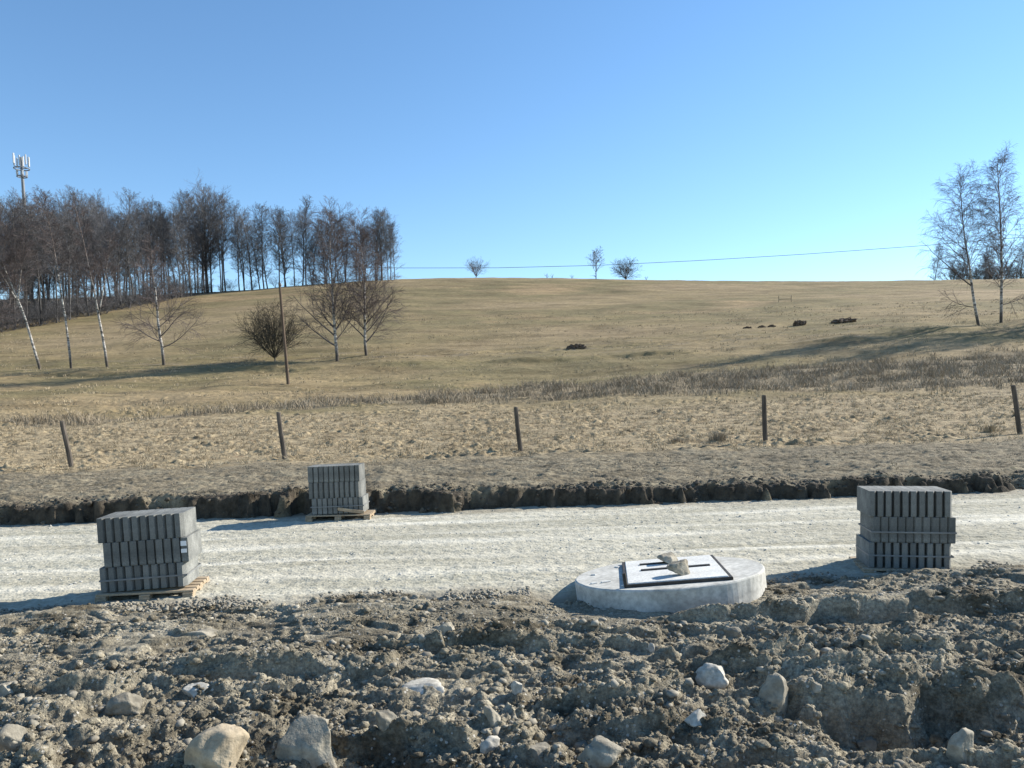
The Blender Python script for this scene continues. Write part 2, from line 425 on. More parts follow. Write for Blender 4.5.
M['clod'] = m_simple('dark_earth', (.055, .042, .034), (.16, .12, .09), 5, .95, .5, .01)
M['leafy'] = m_simple('brown_bush_twig', (.04, .036, .028), (.09, .078, .06), .8, .85, 0)

# ------------------------------------------------------------------ ground sheet
def grid_mesh(name, rows, sx, wfun, zfun, material, attrs=None):
    S, Yg = np.meshgrid(sx, rows); X = S*wfun(Yg)
    Z = np.zeros_like(X)
    for a in range(0, len(rows), 100): Z[a:a+100] = zfun(X[a:a+100], Yg[a:a+100])
    nr, nc = X.shape
    V = np.stack([X, Yg, Z], -1).reshape(-1, 3)
    i = np.arange(nr*nc).reshape(nr, nc)
    Q = np.stack([i[:-1, :-1], i[:-1, 1:], i[1:, 1:], i[1:, :-1]], -1).reshape(-1, 4)
    o = new_mesh(name, V, None, material, True, quads=Q)
    if attrs:
        for k, fn in attrs.items():
            A = o.data.attributes.new(k, 'FLOAT', 'POINT')
            A.data.foreach_set('value', np.clip(fn(X, Yg), 0, 1).astype(np.float32).ravel())
    return o
def geo(a, b, n): return list(np.geomspace(a, b, n, endpoint=False))
rows = (list(np.linspace(-6, 2.6, 16, endpoint=False)) + list(np.arange(2.6, 7.7, .0115)) + list(np.arange(7.7, 12.3, .12))
        + list(np.arange(12.3, 13.7, .0125)) + list(np.arange(13.7, 22, .035)) + geo(22, 60, 330) + geo(60, 70, 45) + list(np.arange(70, 82, .2)) + geo(82, 215, 145) + geo(215, 1800, 24) + [1800.])
rows = np.array(rows)
inner = np.linspace(-1, 1, 860)
outer = 1+np.geomspace(.01, 5, 22)
sx = np.concatenate([-outer[::-1], inner, outer])
WF = lambda Y: .74*np.abs(Y)+1.2
def a_bare(X, Y): return sstep(10, 11, Y)
def a_tus(X, Y): return sstep(19.6, 21.0, Y+1.0*fbm(X*.7, Y*.5, 101, 3)) * (1-.0*Y)
def a_mead(X, Y): return sstep(34, 44, Y+4*fbm(X*.12, Y*.12, 102, 3))
def a_weed_shade(X, Y):
    c = np.interp(X, [-60, -20, -8, 0, 20, 45, 90], [36, 37, 44, 47, 48, 50, 54])
    hw = np.interp(X, [-60, -22, -8, 5, 20, 45], [.3, 1.0, 3.5, 6.5, 10, 12.5])
    w = np.clip(1.2-np.abs(Y-c+1.5*fbm(X*.2, Y*.2, 103, 3))/hw, 0, 1)
    q = sstep(.05, .3, fbm(X*.28, Y*1.3, 105, 4, .65))
    t = 1.25*q*(np.exp(-((Y-75.5+1.5*gnoise(X*.08, Y*0, 104))/.9)**2)+.7*np.exp(-((Y-79.5+1.5*gnoise(X*.06, Y*0, 107))/.7)**2)+.55*np.exp(-((Y-71.5+1.2*gnoise(X*.07, Y*0, 108))/.6)**2))*(1-.7*sstep(35, 50, X))  # bare soil scars, dark streaks painting the furrow shadows
    f = sstep(104, 116, Y+.33*(X+60))*sstep(-1, 1, -X-6)*0
    wood = np.clip(sstep(0, 6, Y-(np.interp(X/np.maximum(Y, 1), [-1.3, -.68, -.5, -.4, -.28, -.14], [95, 112, 132, 152, 163, 171])))*sstep(.13, .15, -X/np.maximum(Y, 1)), 0, 1)
    return np.clip(np.maximum(np.maximum(.75*sstep(0, .6, w), .8*t), wood), 0, 1)
def a_cut_shade(X, Y):
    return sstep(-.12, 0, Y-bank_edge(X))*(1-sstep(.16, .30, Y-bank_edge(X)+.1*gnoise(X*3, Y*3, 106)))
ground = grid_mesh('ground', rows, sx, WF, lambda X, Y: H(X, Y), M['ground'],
                   {'bare': a_bare, 'tussock': a_tus, 'meadow': a_mead, 'weeds': a_weed_shade, 'cut': a_cut_shade})
tag(ground, kind='structure')

def road_z(X, Y):
    pl = plane(X, Y)
    edge = np.minimum(Y-front_edge(X)-.05+.12*gnoise(X*2.5, Y*2.5, 111), bank_edge(X)+.35-Y)
    z = pl + .006*fbm(X*1.2, Y*6, 112, 4) + .009*fbm(X*7, Y*9, 113, 3, .7)
    z = z - .018*np.exp(-((Y-9.3+.15*gnoise(X*.3, X*0, 114))/.16)**2) - .014*np.exp(-((Y-11.0+.15*gnoise(X*.3, X*0, 115))/.16)**2)
    z = z + .02*np.exp(-((Y-8.3+.2*gnoise(X*.4, X*0, 116))/.12)**2)*(.5+gnoise(X*1.1, Y, 117))
    return z - .16*(1-sstep(-.25, .05, edge))
def track(X, Y):
    t = 0
    for c, w_, sd in ((8.35, .13, 1), (9.1, .10, 2), (10.1, .16, 3), (10.75, .09, 4), (11.6, .14, 5), (12.2, .09, 6)):
        t = t + np.exp(-((Y-c-.22*gnoise(X*.22+sd, X*0, 182+sd)-.02*X*(1 if sd % 2 else -1))/w_)**2)*np.clip(.6+1.3*gnoise(X*.35, Y*.6+sd, 190+sd), 0, 1)
    return t
rr = np.concatenate([np.arange(6.6, 9.5, .018), np.arange(9.5, 13.3, .026)])
road = grid_mesh('gravel_road', rr, np.concatenate([-outer[8:][::-1], np.linspace(-1, 1, 640), outer[8:]]), WF, road_z, M['road'], {'track': lambda X, Y: track(X, Y), 'mud': lambda X, Y: 1-sstep(.0, .5, 0*X+np.minimum(Y-front_edge(X), bank_edge(X)-Y)+.35*fbm(X*1.1, Y*3, 181, 4))})
tag(road, kind='structure')

# ------------------------------------------------------------------ stones
import bmesh
def ico(sub):
    bm = bmesh.new(); bmesh.ops.create_icosphere(bm, subdivisions=sub, radius=1)
    V = np.array([v.co[:] for v in bm.verts]); Fc = np.array([[v.index for v in f.verts] for f in bm.faces]); bm.free()
    return V, Fc
I1, I2, I4 = ico(1), ico(2), ico(4)
def rand_rots(n, r):
    q = r.normal(size=(n, 4)); q /= np.linalg.norm(q, axis=1)[:, None]
    w, x, y, z = q.T
    return np.stack([np.stack([1-2*(y*y+z*z), 2*(x*y-z*w), 2*(x*z+y*w)], -1),
                     np.stack([2*(x*y+z*w), 1-2*(x*x+z*z), 2*(y*z-x*w)], -1),
                     np.stack([2*(x*z-y*w), 2*(y*z+x*w), 1-2*(x*x+y*y)], -1)], 1)
def facet(V, r, n=9, lo=.55, hi=.9):
    """cut a unit ball by random planes: angular stone"""
    V = V.copy()
    for _ in range(n):
        d = r.normal(size=3); d /= np.linalg.norm(d); k = r.uniform(lo, hi)
        s = V@d; m = s > k; V[m] -= np.outer(s[m]-k, d)
    return V
SH1 = [facet(I1[0], rng, 4, .5, .9) for _ in range(14)]
SH2 = [facet(I2[0], rng, 8, .5, .9) for _ in range(14)]
def scatter(name, P, size, material, shapes, Fc, flat=(.45, .85), r=rng):
    n = len(P); rot = rand_rots(n, r); nv = len(shapes[0])
    sel = r.integers(0, len(shapes), n); B = np.array(shapes)[sel]
    B = B + r.normal(0, .05, B.shape)
    B = np.einsum('nij,nvj->nvi', rot, B)
    sc = np.stack([r.uniform(.75, 1.3, n), r.uniform(.7, 1.1, n), r.uniform(flat[0], flat[1], n)], -1)*size[:, None]
    a = r.uniform(0, np.pi, n); c, s = np.cos(a), np.sin(a)
    B = B*sc[:, None, :]
    Bx = B[..., 0]*c[:, None]-B[..., 1]*s[:, None]; By = B[..., 0]*s[:, None]+B[..., 1]*c[:, None]
    B = np.stack([Bx, By, B[..., 2]], -1) + P[:, None, :]
    Q = (Fc[None]+(np.arange(n)*nv)[:, None, None]).reshape(-1, 3)
    return new_mesh(name, B.reshape(-1, 3), None, material, False, quads=Q)
def fan_points(n, y0, y1, r=rng, k=.74, off=.5, p=1.):
    Y = y0+(y1-y0)*r.random(n)**p
    keep = r.random(n) < (k*Y+off)/(k*y1+off)
    Y = Y[keep]; X = (r.random(len(Y))*2-1)*(k*Y+off)
    return X, Y
X, Y = fan_points(34000, 2.9, 7.35)
m = (fbm(X*1.1, Y*1.4, 121, 3) > -.15)
X, Y = X[m], Y[m]
S = np.minimum(.0052*(1-rng.random(len(X)))**-.5, .045)
Z = H(X, Y, False)-S*.15
tag(scatter('loose_rubble', np.stack([X, Y, Z], -1), S, M['rubble'], SH1, I1[1]), 'loose grey rubble strewn over the churned soil in the foreground', 'rubble', kind='stuff')
X, Y = fan_points(70000, 2.9, 7.35)
m = (fbm(X*.9, Y*1.6, 152, 3)+.12*(5.-Y) > -.3) & (((X-1.35)/1.2)**2+((Y-6.55)/.28)**2 > 1); X, Y = X[m], Y[m]
S = np.minimum(.0065*(1-rng.random(len(X)))**-.42, .05)
tag(scatter('soil_clods', np.stack([X, Y, H(X, Y, False)+S*.05], -1), S, M['ground'], SH1, I1[1], (.4, .8)), 'broken clods of grey brown soil over the foreground', 'soil clods', kind='stuff')
X, Y = fan_points(9000, 7.0, 12.7)
m = (fbm(X*.7, Y*1.9, 123, 3) > .08) | (rng.random(len(X)) < .22)
X, Y = X[m], Y[m]; S = .0045*(1-rng.random(len(X)))**-.42; S = np.minimum(S, .018)
tag(scatter('road_gravel', np.stack([X, Y, road_z(X, Y)+S*.1], -1), S, M['chip'], SH1, I1[1]), 'pale crushed gravel lying loose on the road bed', 'gravel', kind='stuff')
X = rng.uniform(-13, 13, 9000); Y = bank_edge(X)+rng.normal(.25, .28, 9000)
m = (Y > bank_edge(X)-.35) & (rng.random(9000) < .65); X, Y = X[m], Y[m]
S = np.minimum(.010*(1-rng.random(len(X)))**-.5, .06)
tag(scatter('bank_clods', np.stack([X, Y, H(X, Y, False)+S*.0], -1), S, M['bankclod'], SH2, I2[1], (.5, .9)), 'crumbled clods of soil along the cut bank behind the road', 'soil clods', kind='stuff')
# dark gravel heaped along the near road edge
X = rng.uniform(-5.5, 6.5, 5000); Y = front_edge(X)+rng.normal(.0, .09, 5000)
m = gnoise(X*.8, X*0, 125) > -.12; X, Y = X[m], Y[m]; S = rng.uniform(.008, .026, len(X))
tag(scatter('edge_gravel', np.stack([X, Y, plane(X, Y)+.012+S*.4+.02*gnoise(X*5, Y*5, 3)], -1), S, M['rubble'], SH1, I1[1]), 'ragged line of coarse gravel along the near edge of the road', 'gravel', kind='stuff')

def stone(x, y, wpx, hpx, label, material='rock', seed=1, name='stone', depth=None, Y=None, cuts=11, sink=.8, tilt=0, group=None, z=None, flat=None):
    """single stone whose bottom stands at photo position (x, y)"""
    r = np.random.default_rng(seed)
    if Y is None:
        d = ray(x, y); t = 2.0
        for _ in range(4000):
            p = d*(t/d.y); h = float(H(np.array([p.x]), np.array([p.y]), False)[0])
            if p.z+EYE <= h: break
            t += .01
        Y = t
    p = at(x, y, Y); w = wpx/F*Y; h = hpx/F*Y
    V = facet(I4[0], r, cuts, .45, .85)
    n = fbm(V[:, 0]*2.2+seed, V[:, 1]*2.2+V[:, 2]*1.7, 7+seed, 4, .5)
    V = V*(1+.10*n[:, None])
    n2 = fbm(V[:, 0]*9+seed, V[:, 1]*9+V[:, 2]*8, 9+seed, 3, .6); V = V*(1+.022*n2[:, None])
    V = V@rand_rots(1, r)[0].T
    V /= np.abs(V).max(0)
    V = V*np.array([w/2, (depth or w*.8)/2, h/2*(1+sink)])
    o = new_mesh(name, V, I4[1].tolist(), M[material], False)
    pz = (z if z is not None else p.z)
    o.location = (p.x, Y+(depth or w*.8)*.3, pz+h/2*(1-sink)); o.rotation_euler = (0, tilt, r.uniform(-.2, .2))
    o.data.polygons.foreach_set('use_smooth', np.ones(len(o.data.polygons), bool))
    return tag(o, label, 'stone', group)
ST = [
 (215, 768, 80, 44, 'large rounded tan boulder cut by the lower edge of the photo', 'rock_tan', 11),
 (304, 762, 74, 46, 'broad grey boulder right of the tan boulder at the bottom', 'rock', 12),
 (193, 695, 34, 16, 'pale angular stone on the soil above the tan boulder', 'rock_pale', 13),
 (777, 706, 42, 38, 'upright grey slab of stone leaning on the dark heap', 'rock', 14),
 (718, 680, 50, 20, 'flat pale stone left of the upright grey slab', 'rock_pale', 15),
 (965, 752, 34, 42, 'pointed stone in the shaded hollow at lower right', 'rock', 16),
 (866, 750, 30, 20, 'rounded stone in the dark hollow below the heap', 'rock', 17),
 (420, 692, 62, 9, 'thin flat pale slab in the centre of the churned soil', 'rock_pale', 18),
 (518, 692, 17, 15, 'small pale blue grey stone right of the flat slab', 'rock_pale', 19),
 (490, 750, 26, 17, 'small pale rounded stone near the lower edge at centre', 'rock_pale', 20),
 (492, 724, 34, 22, 'smooth grey stone above the small pale rounded stone', 'rock', 21),
 (604, 762, 60, 26, 'wide low stone at the bottom right of centre', 'rock', 22),
 (8, 748, 40, 36, 'weathered boulder cut by the left edge near the bottom', 'rock', 23),
 (444, 631, 28, 14, 'dark lump of stone in front of the road left of the ring', 'rock', 24),
 (195, 636, 46, 10, 'flat dark stone on bare soil below the left pallet', 'rock', 25),
 (652, 650, 9, 11, 'little white stone on the soil below the concrete ring', 'rock_pale', 26),
 (642, 608, 22, 11, 'wedge shaped pale chip leaning against the concrete ring', 'rock_pale', 27),
 (120, 712, 46, 22, 'pale lumpy stone left of the pale angular stone', 'rock', 28),
 (5, 690, 26, 14, 'small grey stone at the left edge above the boulder', 'rock', 29),
 (385, 724, 30, 18, 'squat grey stone right of the deep dark hole', 'rock', 30),
 (815, 690, 22, 13, 'small bluish stone right of the upright slab', 'rock', 31),
 (700, 722, 36, 14, 'flat pale stone on the sunlit slope left of the hollow', 'rock_pale', 32),
 (735, 636, 22, 12, 'dark round stone on the soil right below the ring', 'rock', 33),
 (540, 760, 40, 22, 'grey lump of stone between the low stone and the pale one', 'rock', 34),
]
for s in ST: stone(s[0], s[1]+2, s[2]*.88, s[3]*.85, s[4], s[5], s[6])

# ------------------------------------------------------------------ manhole ring
RC = at(668, 600, 7.42); rz_top = 0.0
ring_c = Vector((RC.x, 7.42, 0)); RR = .905
zt_front = at(668, 588, 6.52).z; zt_back = at(668, 558.5, 8.32).z
ztop = (zt_front+zt_back)/2; tlt = math.atan2(zt_back-zt_front, 1.8)
ringE = empty('manhole_shaft_top', (ring_c.x, ring_c.y, ztop), rx=tlt, ry=-.08)
tag(ringE, 'round pale concrete manhole top with square iron framed cover set in soil', 'manhole')
mb = MB(); K = 96
prof = [(RR-.005, -.55), (RR, -.02), (RR-.004, -.008), (RR-.016, 0), (.40, .002), (.40, -.06), (0.001, -.06)]
for r_, z_ in prof:
    for j in range(K):
        a = 2*math.pi*j/K
        k = 1+.0025*math.sin(a*7+z_*9)-(.006*max(0, math.sin(a*13+1.3))**6 if -.03 < z_ < .001 and r_ > .8 else 0)
        mb.v.append(Vector((r_*k*math.cos(a), r_*k*math.sin(a), z_)))
for i in range(len(prof)-1):
    for j in range(K):
        j2 = (j+1) % K
        mb.f.append([i*K+j, i*K+j2, (i+1)*K+j2, (i+1)*K+j])
mb.build('concrete_ring', M['ring'], ringE)
fe = Matrix.Rotation(R_(-7.), 3, 'Z')
cx, cy = .04, -.03
def rp(x, y, z): return fe @ Vector((x, y, 0)) + Vector((cx, cy, z))
fw, fd = .95, 1.36
mb = MB()
for (px_, py_, dx, dy) in ((0, -fd/2+.015, fw, .03), (0, fd/2-.015, fw, .03), (-fw/2+.015, 0, .03, fd-.062), (fw/2-.015, 0, .03, fd-.062)):
    mb.box(rp(px_, py_, .014), (dx, dy, .028), fe, .004)
mb.build('iron_frame', M['steel'], ringE)
mb = MB().box(rp(0, 0, .018), (fw-.065, fd-.065, .034), fe, .006); cov = mb.build('cover_slab', M['cover'], ringE)
for (a, b, L) in ((.03, -.02, .66), (-.12, .33, .36)):
    MB().box(rp(a, b, .041), (L, .06, .012), fe, .004).build('lifting_bar', M['steel'], cov)
MB().tube([rp(-.46, -.66, .03), rp(-.465, -.655, .13)], .018, 8).build('hinge_pin', M['steel'], ringE)
# mortar spill on the ring top
for j in range(5):
    mb = MB(); a = rng.uniform(2.2, 4.0); rr_ = rng.uniform(.66, .82)
    mb.box((rr_*math.cos(a), rr_*math.sin(a), .006), (.05+.05*rng.random(), .03, .014), Matrix.Rotation(a, 3, 'Z'), .005)
    mb.build('mortar_crumb', M['cover'], ringE)
def on_ring(x, y, Y):   # height of the tilted cover at depth Y
    return ztop+(Y-ring_c.y)*math.tan(tlt)+.045
s = stone(682, 581, 28, 18, 'rounded grey stone lying on the front of the manhole cover', 'rock', 41, Y=7.0, depth=.2, sink=0); s.location = (at(680, 573, 7.0).x, 7.0, on_ring(0, 0, 7.0)+.055)
s = stone(669, 566, 23, 12, 'flat topped grey stone at the back of the manhole cover', 'rock', 44, Y=7.6, depth=.22, sink=0); s.location = (at(669, 560, 7.72).x, 7.72, on_ring(0, 0, 7.72)+.04)

# ------------------------------------------------------------------ pallets with kerbstones
KW, KH, KL = .082, .25, .52
def kerb_mesh():
    """kerbstone standing on edge: end face towards -Y, chamfered front corner, notch seen from above"""
    w, l, c, cd = KW-.003, KL, .030, .050
    P = [(-w/2, 0), (w/2-c, 0), (w/2, cd), (w/2, l-cd*.5), (w/2-c*.7, l), (-w/2, l)]
    e = .004; n = len(P); cxy = Vector((0, l/2))
    mb = MB()
    for z, ins in ((0, e), (e, 0), (KH-e-.002, 0), (KH-.002, e)):
        for p in P:
            v = Vector(p); d = (cxy-v); d = Vector((math.copysign(min(abs(d.x), 1), d.x), math.copysign(1, d.y)))
            v = v+Vector((d.x*ins if abs(v.x) > .01 else 0, d.y*ins))
            mb.v.append(Vector((v.x, v.y, z)))
    mb.f.append(list(range(n-1, -1, -1)))
    for r in range(3):
        for i in range(n):
            j = (i+1) % n; mb.f.append([r*n+i, r*n+j, r*n+n+j, r*n+n+i])
    mb.f.append([3*n+i for i in range(n)])
    return mb
kproto = None
ORD = ['first', 'second', 'third', 'fourth', 'fifth', 'sixth', 'seventh', 'eighth', 'ninth', 'tenth', 'eleventh']
def make_pallet(w, d):
    e = empty('pallet', (0, 0, 0))
    for k in range(5):
        MB().box((0, -.02+d*(k+.5)/5, .124), (w, d/5-.035, .022), None, .003).build('deck_board', M['wood'], e)
    for x in (-w/2+.05, 0, w/2-.05):
        MB().box((x, d/2-.02, .102), (.10, d, .02), None, .003).build('stringer_board', M['wood'], e)
        MB().box((x, d/2-.02, .010), (.10, d, .02), None, .003).build('bottom_board', M['wood'], e)
        for y in (.03, d/2-.02, d-.07):
            MB().box((x, y, .056), (.10, .11, .070), None, .004).build('spacer_block', M['wood'], e)
    return e
def stack(fx, fy, Y, rot, where, n, tier_off, flips, pal_label, grp, scale=1., lean=0., pitch=None, pal_w=.98, tags=False, sink=.04):
    """front-left bottom corner at photo (fx, fy)"""
    global kproto
    p = at(fx, fy, Y); zg = float(plane(np.array(p.x), np.array(Y)))-sink
    base = Vector((p.x, Y, zg)); Rz = Matrix.Rotation(rot, 3, 'Z'); Lr = Matrix.Rotation(lean, 3, 'Y')
    pal = make_pallet(pal_w, .68)
    c = base + Rz @ Vector((pal_w/2, -.05, 0))
    pal.location = c; pal.rotation_euler = (0, 0, rot); tag(pal, pal_label, 'pallet', 'pallets under the kerbstones')
    z0 = .137; pit = pitch or KW
    for t in range(3):
        tn = ('bottom', 'middle', 'top')[t]
        for i in range(n[t]):
            if kproto is None:
                kproto = kerb_mesh().build('kerbstone', M['kerb']); k = kproto
            else:
                k = kproto.copy(); scene.collection.objects.link(k)
            lx = .06+tier_off[t]+pit*(i+.5); ly = rng.uniform(-.004, .004)
            loc = Vector((lx, ly, z0+t*KH*scale)); r = rot
            if flips[t]:
                loc.y += KL; r += math.pi
            k.location = base + Rz @ (Lr @ loc)
            k.rotation_euler = (0, lean, 0) if False else (Rz @ Lr @ Matrix.Rotation(math.pi if flips[t] else 0, 3, 'Z') @ Matrix.Rotation(rng.uniform(-.006, .006), 3, 'Z')).to_euler()
            k.scale = (pit/KW, 1, scale)
            tag(k, f'{ORD[i]} concrete kerbstone from the left in the {tn} tier of {where}', 'kerbstone', grp)
            if tags and t == 1 and i == n[t]-1:
                for (zz, hh) in ((.06, .05), (.135, .04)):
                    q = MB().box((0, (KL+.004) if flips[t] else -.004, KH-zz), (.055, .002, hh)).build('paper_tag', M['paper'], k)
    return base, Rz, Lr, z0
def strap(base, Rz, Lr, z0, zc, x0, x1, label):
    mb = MB(); y0, y1 = -.012, KL+.012; t = .003; h = .016
    def bx(cx_, cy_, dx, dy): 
        mb.box(base+Rz@(Lr@Vector((cx_, cy_, zc))), (dx, dy, h), Rz@Lr)
    bx((x0+x1)/2, y0, x1-x0, t); bx((x0+x1)/2, y1, x1-x0, t); bx(x0-t/2, (y0+y1)/2, t, y1-y0-t); bx(x1+t/2, (y0+y1)/2, t, y1-y0-t)
    tag(mb.build('packing_strap', M['strap']), label, 'strap', 'straps round the kerbstones')
A = stack(97.5, 601, 7.62, R_(8), 'the near left stack', (10, 10, 10), (-.02, .02, -.01), (False, True, False),
          'low wooden pallet carrying the near left stack of kerbstones', 'kerbstones stacked on the near left pallet', lean=-R_(1.8), tags=True, pal_w=.93, sink=.055)
strap(*A, z0:=.137+.115, .06-.035, .06+.825, 'thin strap round the bottom tier of the near left stack') if False else None
B = stack(306.5, 521.5, 12.15, R_(1), 'the far middle stack', (10, 10, 10), (.03, .0, -.01), (True, False, True),
          'wooden pallet under the farthest stack of kerbstones by the cut bank', 'kerbstones stacked on the far middle pallet', scale=1.02, lean=-R_(1.), pal_w=1.02)
C = stack(862.5, 578, 7.8, -R_(11), 'the right hand stack', (10, 10, 10), (.0, .026, .003), (False, True, False),
          'dark wooden pallet hidden low under the right hand stack of kerbstones', 'kerbstones stacked on the right hand pallet', scale=1.05, pitch=.0785, lean=R_(.3), pal_w=.86, sink=.10)
strap(A[0], A[1], A[2], 0, .137+.12, .035, .875, 'thin strap round the bottom tier of the near left stack')
strap(C[0], C[1], C[2], 0, .137+.13, .058, .85, 'thin strap round the bottom tier of the right hand stack')
strap(C[0], C[1], C[2], 0, .137+.37, .084, .875, 'thin strap round the middle tier of the right hand stack')
strap(B[0], B[1], B[2], 0, .137+.12, .08, .92, 'thin strap round the bottom tier of the far middle stack')
mb = MB(); b0 = B[0]
mb.box(b0+Vector((.72, -.04, .20)), (.42, .02, .05), Matrix.Rotation(R_(9), 3, 'Y'), .003)
tag(mb.build('loose_board', M['wood']), 'loose thin board leaning on the front of the far middle stack', 'board')

# ------------------------------------------------------------------ fence posts, pole, cable
fp = [(72, 467, 62, 421, 'leftmost wooden fence post, leaning left, alone in dry grass'),
      (285, 459, 278.5, 412, 'wooden fence post standing left above the far middle kerb stack'),
      (521, 452, 515.5, 407, 'dark wooden fence post standing at the middle of the field edge'),
      (766, 443, 763.5, 395, 'straight wooden fence post right of centre beside a dead tuft'),
      (1021, 434, 1013, 385, 'pale wooden fence post leaning left at the right edge')]
for i, (x0, y0, x1, y1, lb) in enumerate(fp):
    a = at(x0, y0, 21.7); a.z = Hp(a.x, 21.7)-.15; b = at(x1, y1, 21.7)
    pts = [a.lerp(b, t)+Vector((.008*math.sin(t*5+i), 0, 0)) for t in (0, .2, .4, .6, .8, .985, 1)]
    o = MB().tube([p-a for p in pts], [.07, .068, .066, .065, .064, .062, .045], 9).build('fence_post', M['post'], None, False)
    o.location = a; tag(o, lb, 'fence post', 'fence posts along the field edge')
pa = at(288.5, 386, 59); pa.z = Hp(pa.x, 59)-.3; pb = at(279.5, 283, 59)
pe = empty('utility_pole', pa); tag(pe, 'tall thin wooden utility pole leaning slightly left beside a round bush', 'utility pole')
d = pb-pa
MB().tube([d*t for t in (0, .25, .5, .75, 1)], [.125, .115, .105, .095, .09], 10).build('pole', M['pole'], pe)
for sx_ in (.12,):
    MB().tube([d*.965+Vector((sx_, 0, .05)), d*.965+Vector((sx_, 0, .14)), d*.965+Vector((sx_, 0, .2))], [.03, .05, .02], 8).build('insulator', M['panel'], pe)
# cable from the pole to the right, resting on a sagging curve
c0 = pa+d*.965+Vector((.12, 0, .2))
pts = []
for k in range(41):
    x = 330+k*24; pts.append(at(x, float(np.interp(x, [330, 405, 500, 600, 700, 800, 925, 1300], [266.5, 268, 267.8, 265.3, 260.5, 254.5, 245.5, 214])), 182))
c0 = pts[0]
o = MB().tube([p-c0 for p in pts], .05, 6).build('overhead_cable', M['steel']); o.location = c0
tag(o, 'thin dark overhead cable crossing the sky from the wood to the right edge', 'cable')

# mobile mast
TYm = 186.; mt = at(21, 155, TYm); mbx = at(29, 262, TYm); mbx.z = float(hill(np.array([mbx.x]), np.array([TYm]))[0])-1
te = empty('mobile_phone_mast', mbx); tag(te, 'slim steel mast crowned with white antenna panels above the wood', 'mast')
h = Vector((mt.x-mbx.x, 0, mt.z-mbx.z)); hs = h*.8; 
MB().tube([h*0, h*.5, h*.985], [.46, .4, .3], 12).build('mast_tube', M['galv'], te)
px1 = TYm/F
for (zz, rr_) in ((-13.2*px1, 9*px1*.75), (-21*px1, 6*px1*.75)):
    c = h+Vector((0, 0, zz)); mb = MB()
    mb.tube([c+Vector((rr_*math.cos(a), rr_*math.sin(a), 0)) for a in np.linspace(0, 2*math.pi, 17)], .13, 6, False)
    for a in (0, 2.1, 4.2): mb.tube([c, c+Vector((rr_*math.cos(a), rr_*math.sin(a), 0))], .1, 6)
    mb.build('mounting_ring', M['galv'], te)
for k in range(8):
    a = k*math.pi/4+.2; rr_ = 8.2*px1*.75*(1 if k % 2 else .85)
    c = h+Vector((rr_*math.cos(a)*1.25, rr_*math.sin(a), -6.5*px1+(k % 3)*.25))
    MB().box(c, (.36, .24, 10.*px1), Matrix.Rotation(a, 3, 'Z'), .08).build('antenna_panel', M['panel'], te)
for k in range(4):
    a = k*1.57+.7; c = h+Vector((4*px1*math.cos(a), 4*px1*math.sin(a), -17.5*px1))
    MB().box(c, (.45, .3, 1.1), Matrix.Rotation(a, 3, 'Z'), .06).build('radio_unit', M['panel'], te)

# ------------------------------------------------------------------ trees
def vrot(v, ax, an): return Matrix.Rotation(an, 3, ax) @ v
class Tree:
    def __init__(s, seed): s.r = random.Random(seed); s.trunk = []; s.crown = []
    def line(s, p, d, L, r0, r1, n, wander, trop):
        pts = [p.copy()]; rad = [r0]; dirs = [d.copy()]
        for i in range(n):
            d = d + Vector((s.r.gauss(0, wander), s.r.gauss(0, wander), s.r.gauss(0, wander)+trop))
            d.normalize(); p = p + d*(L/n); pts.append(p.copy()); rad.append(r0+(r1-r0)*(i+1)/n); dirs.append(d.copy())
        return pts, rad, dirs
    def side(s, d, ang, az=None):
        o = d.orthogonal().normalized(); o = vrot(o, d, az if az is not None else s.r.uniform(0, 6.283))
        return (d*math.cos(ang)+o*math.sin(ang)).normalized()
    def sub(s, pts, dirs, rad, L, cfg, lv):
        c = cfg[lv]; n = len(pts)-1; cnt = max(1, int(c['n']*(.75+.5*s.r.random())))
        for k in range(cnt):
            t = c.get('t0', .15)+(1-c.get('t0', .15))*((k+s.r.random())/cnt); t = min(t, .99)
            f = t*n; i = min(int(f), n-1); q = pts[i].lerp(pts[i+1], f-i); d = dirs[i+1]
            ll = L*c['len']*(1-.55*t)*s.r.uniform(.65, 1.3)
            rr = min(c['r'], (rad[i]*.75))
            dd = s.side(d, c['ang']*s.r.uniform(.7, 1.3))
            P = s.line(q, dd, ll, rr, c['r']*.45, c['seg'], c['w'], c['trop'])
            s.crown.append(P[:2])
            if lv+1 < len(cfg): s.sub(P[0], P[2], P[1], ll, cfg, lv+1)
    def limb(s, p, d, L, r, cfg, w=.08, trop=.05, seg=7, store=None):
        P = s.line(p, d, L, r, r*.22, seg, w, trop); (s.crown if store is None else store).append(P[:2])
        s.sub(P[0], P[2], P[1], L, cfg, 0); return P
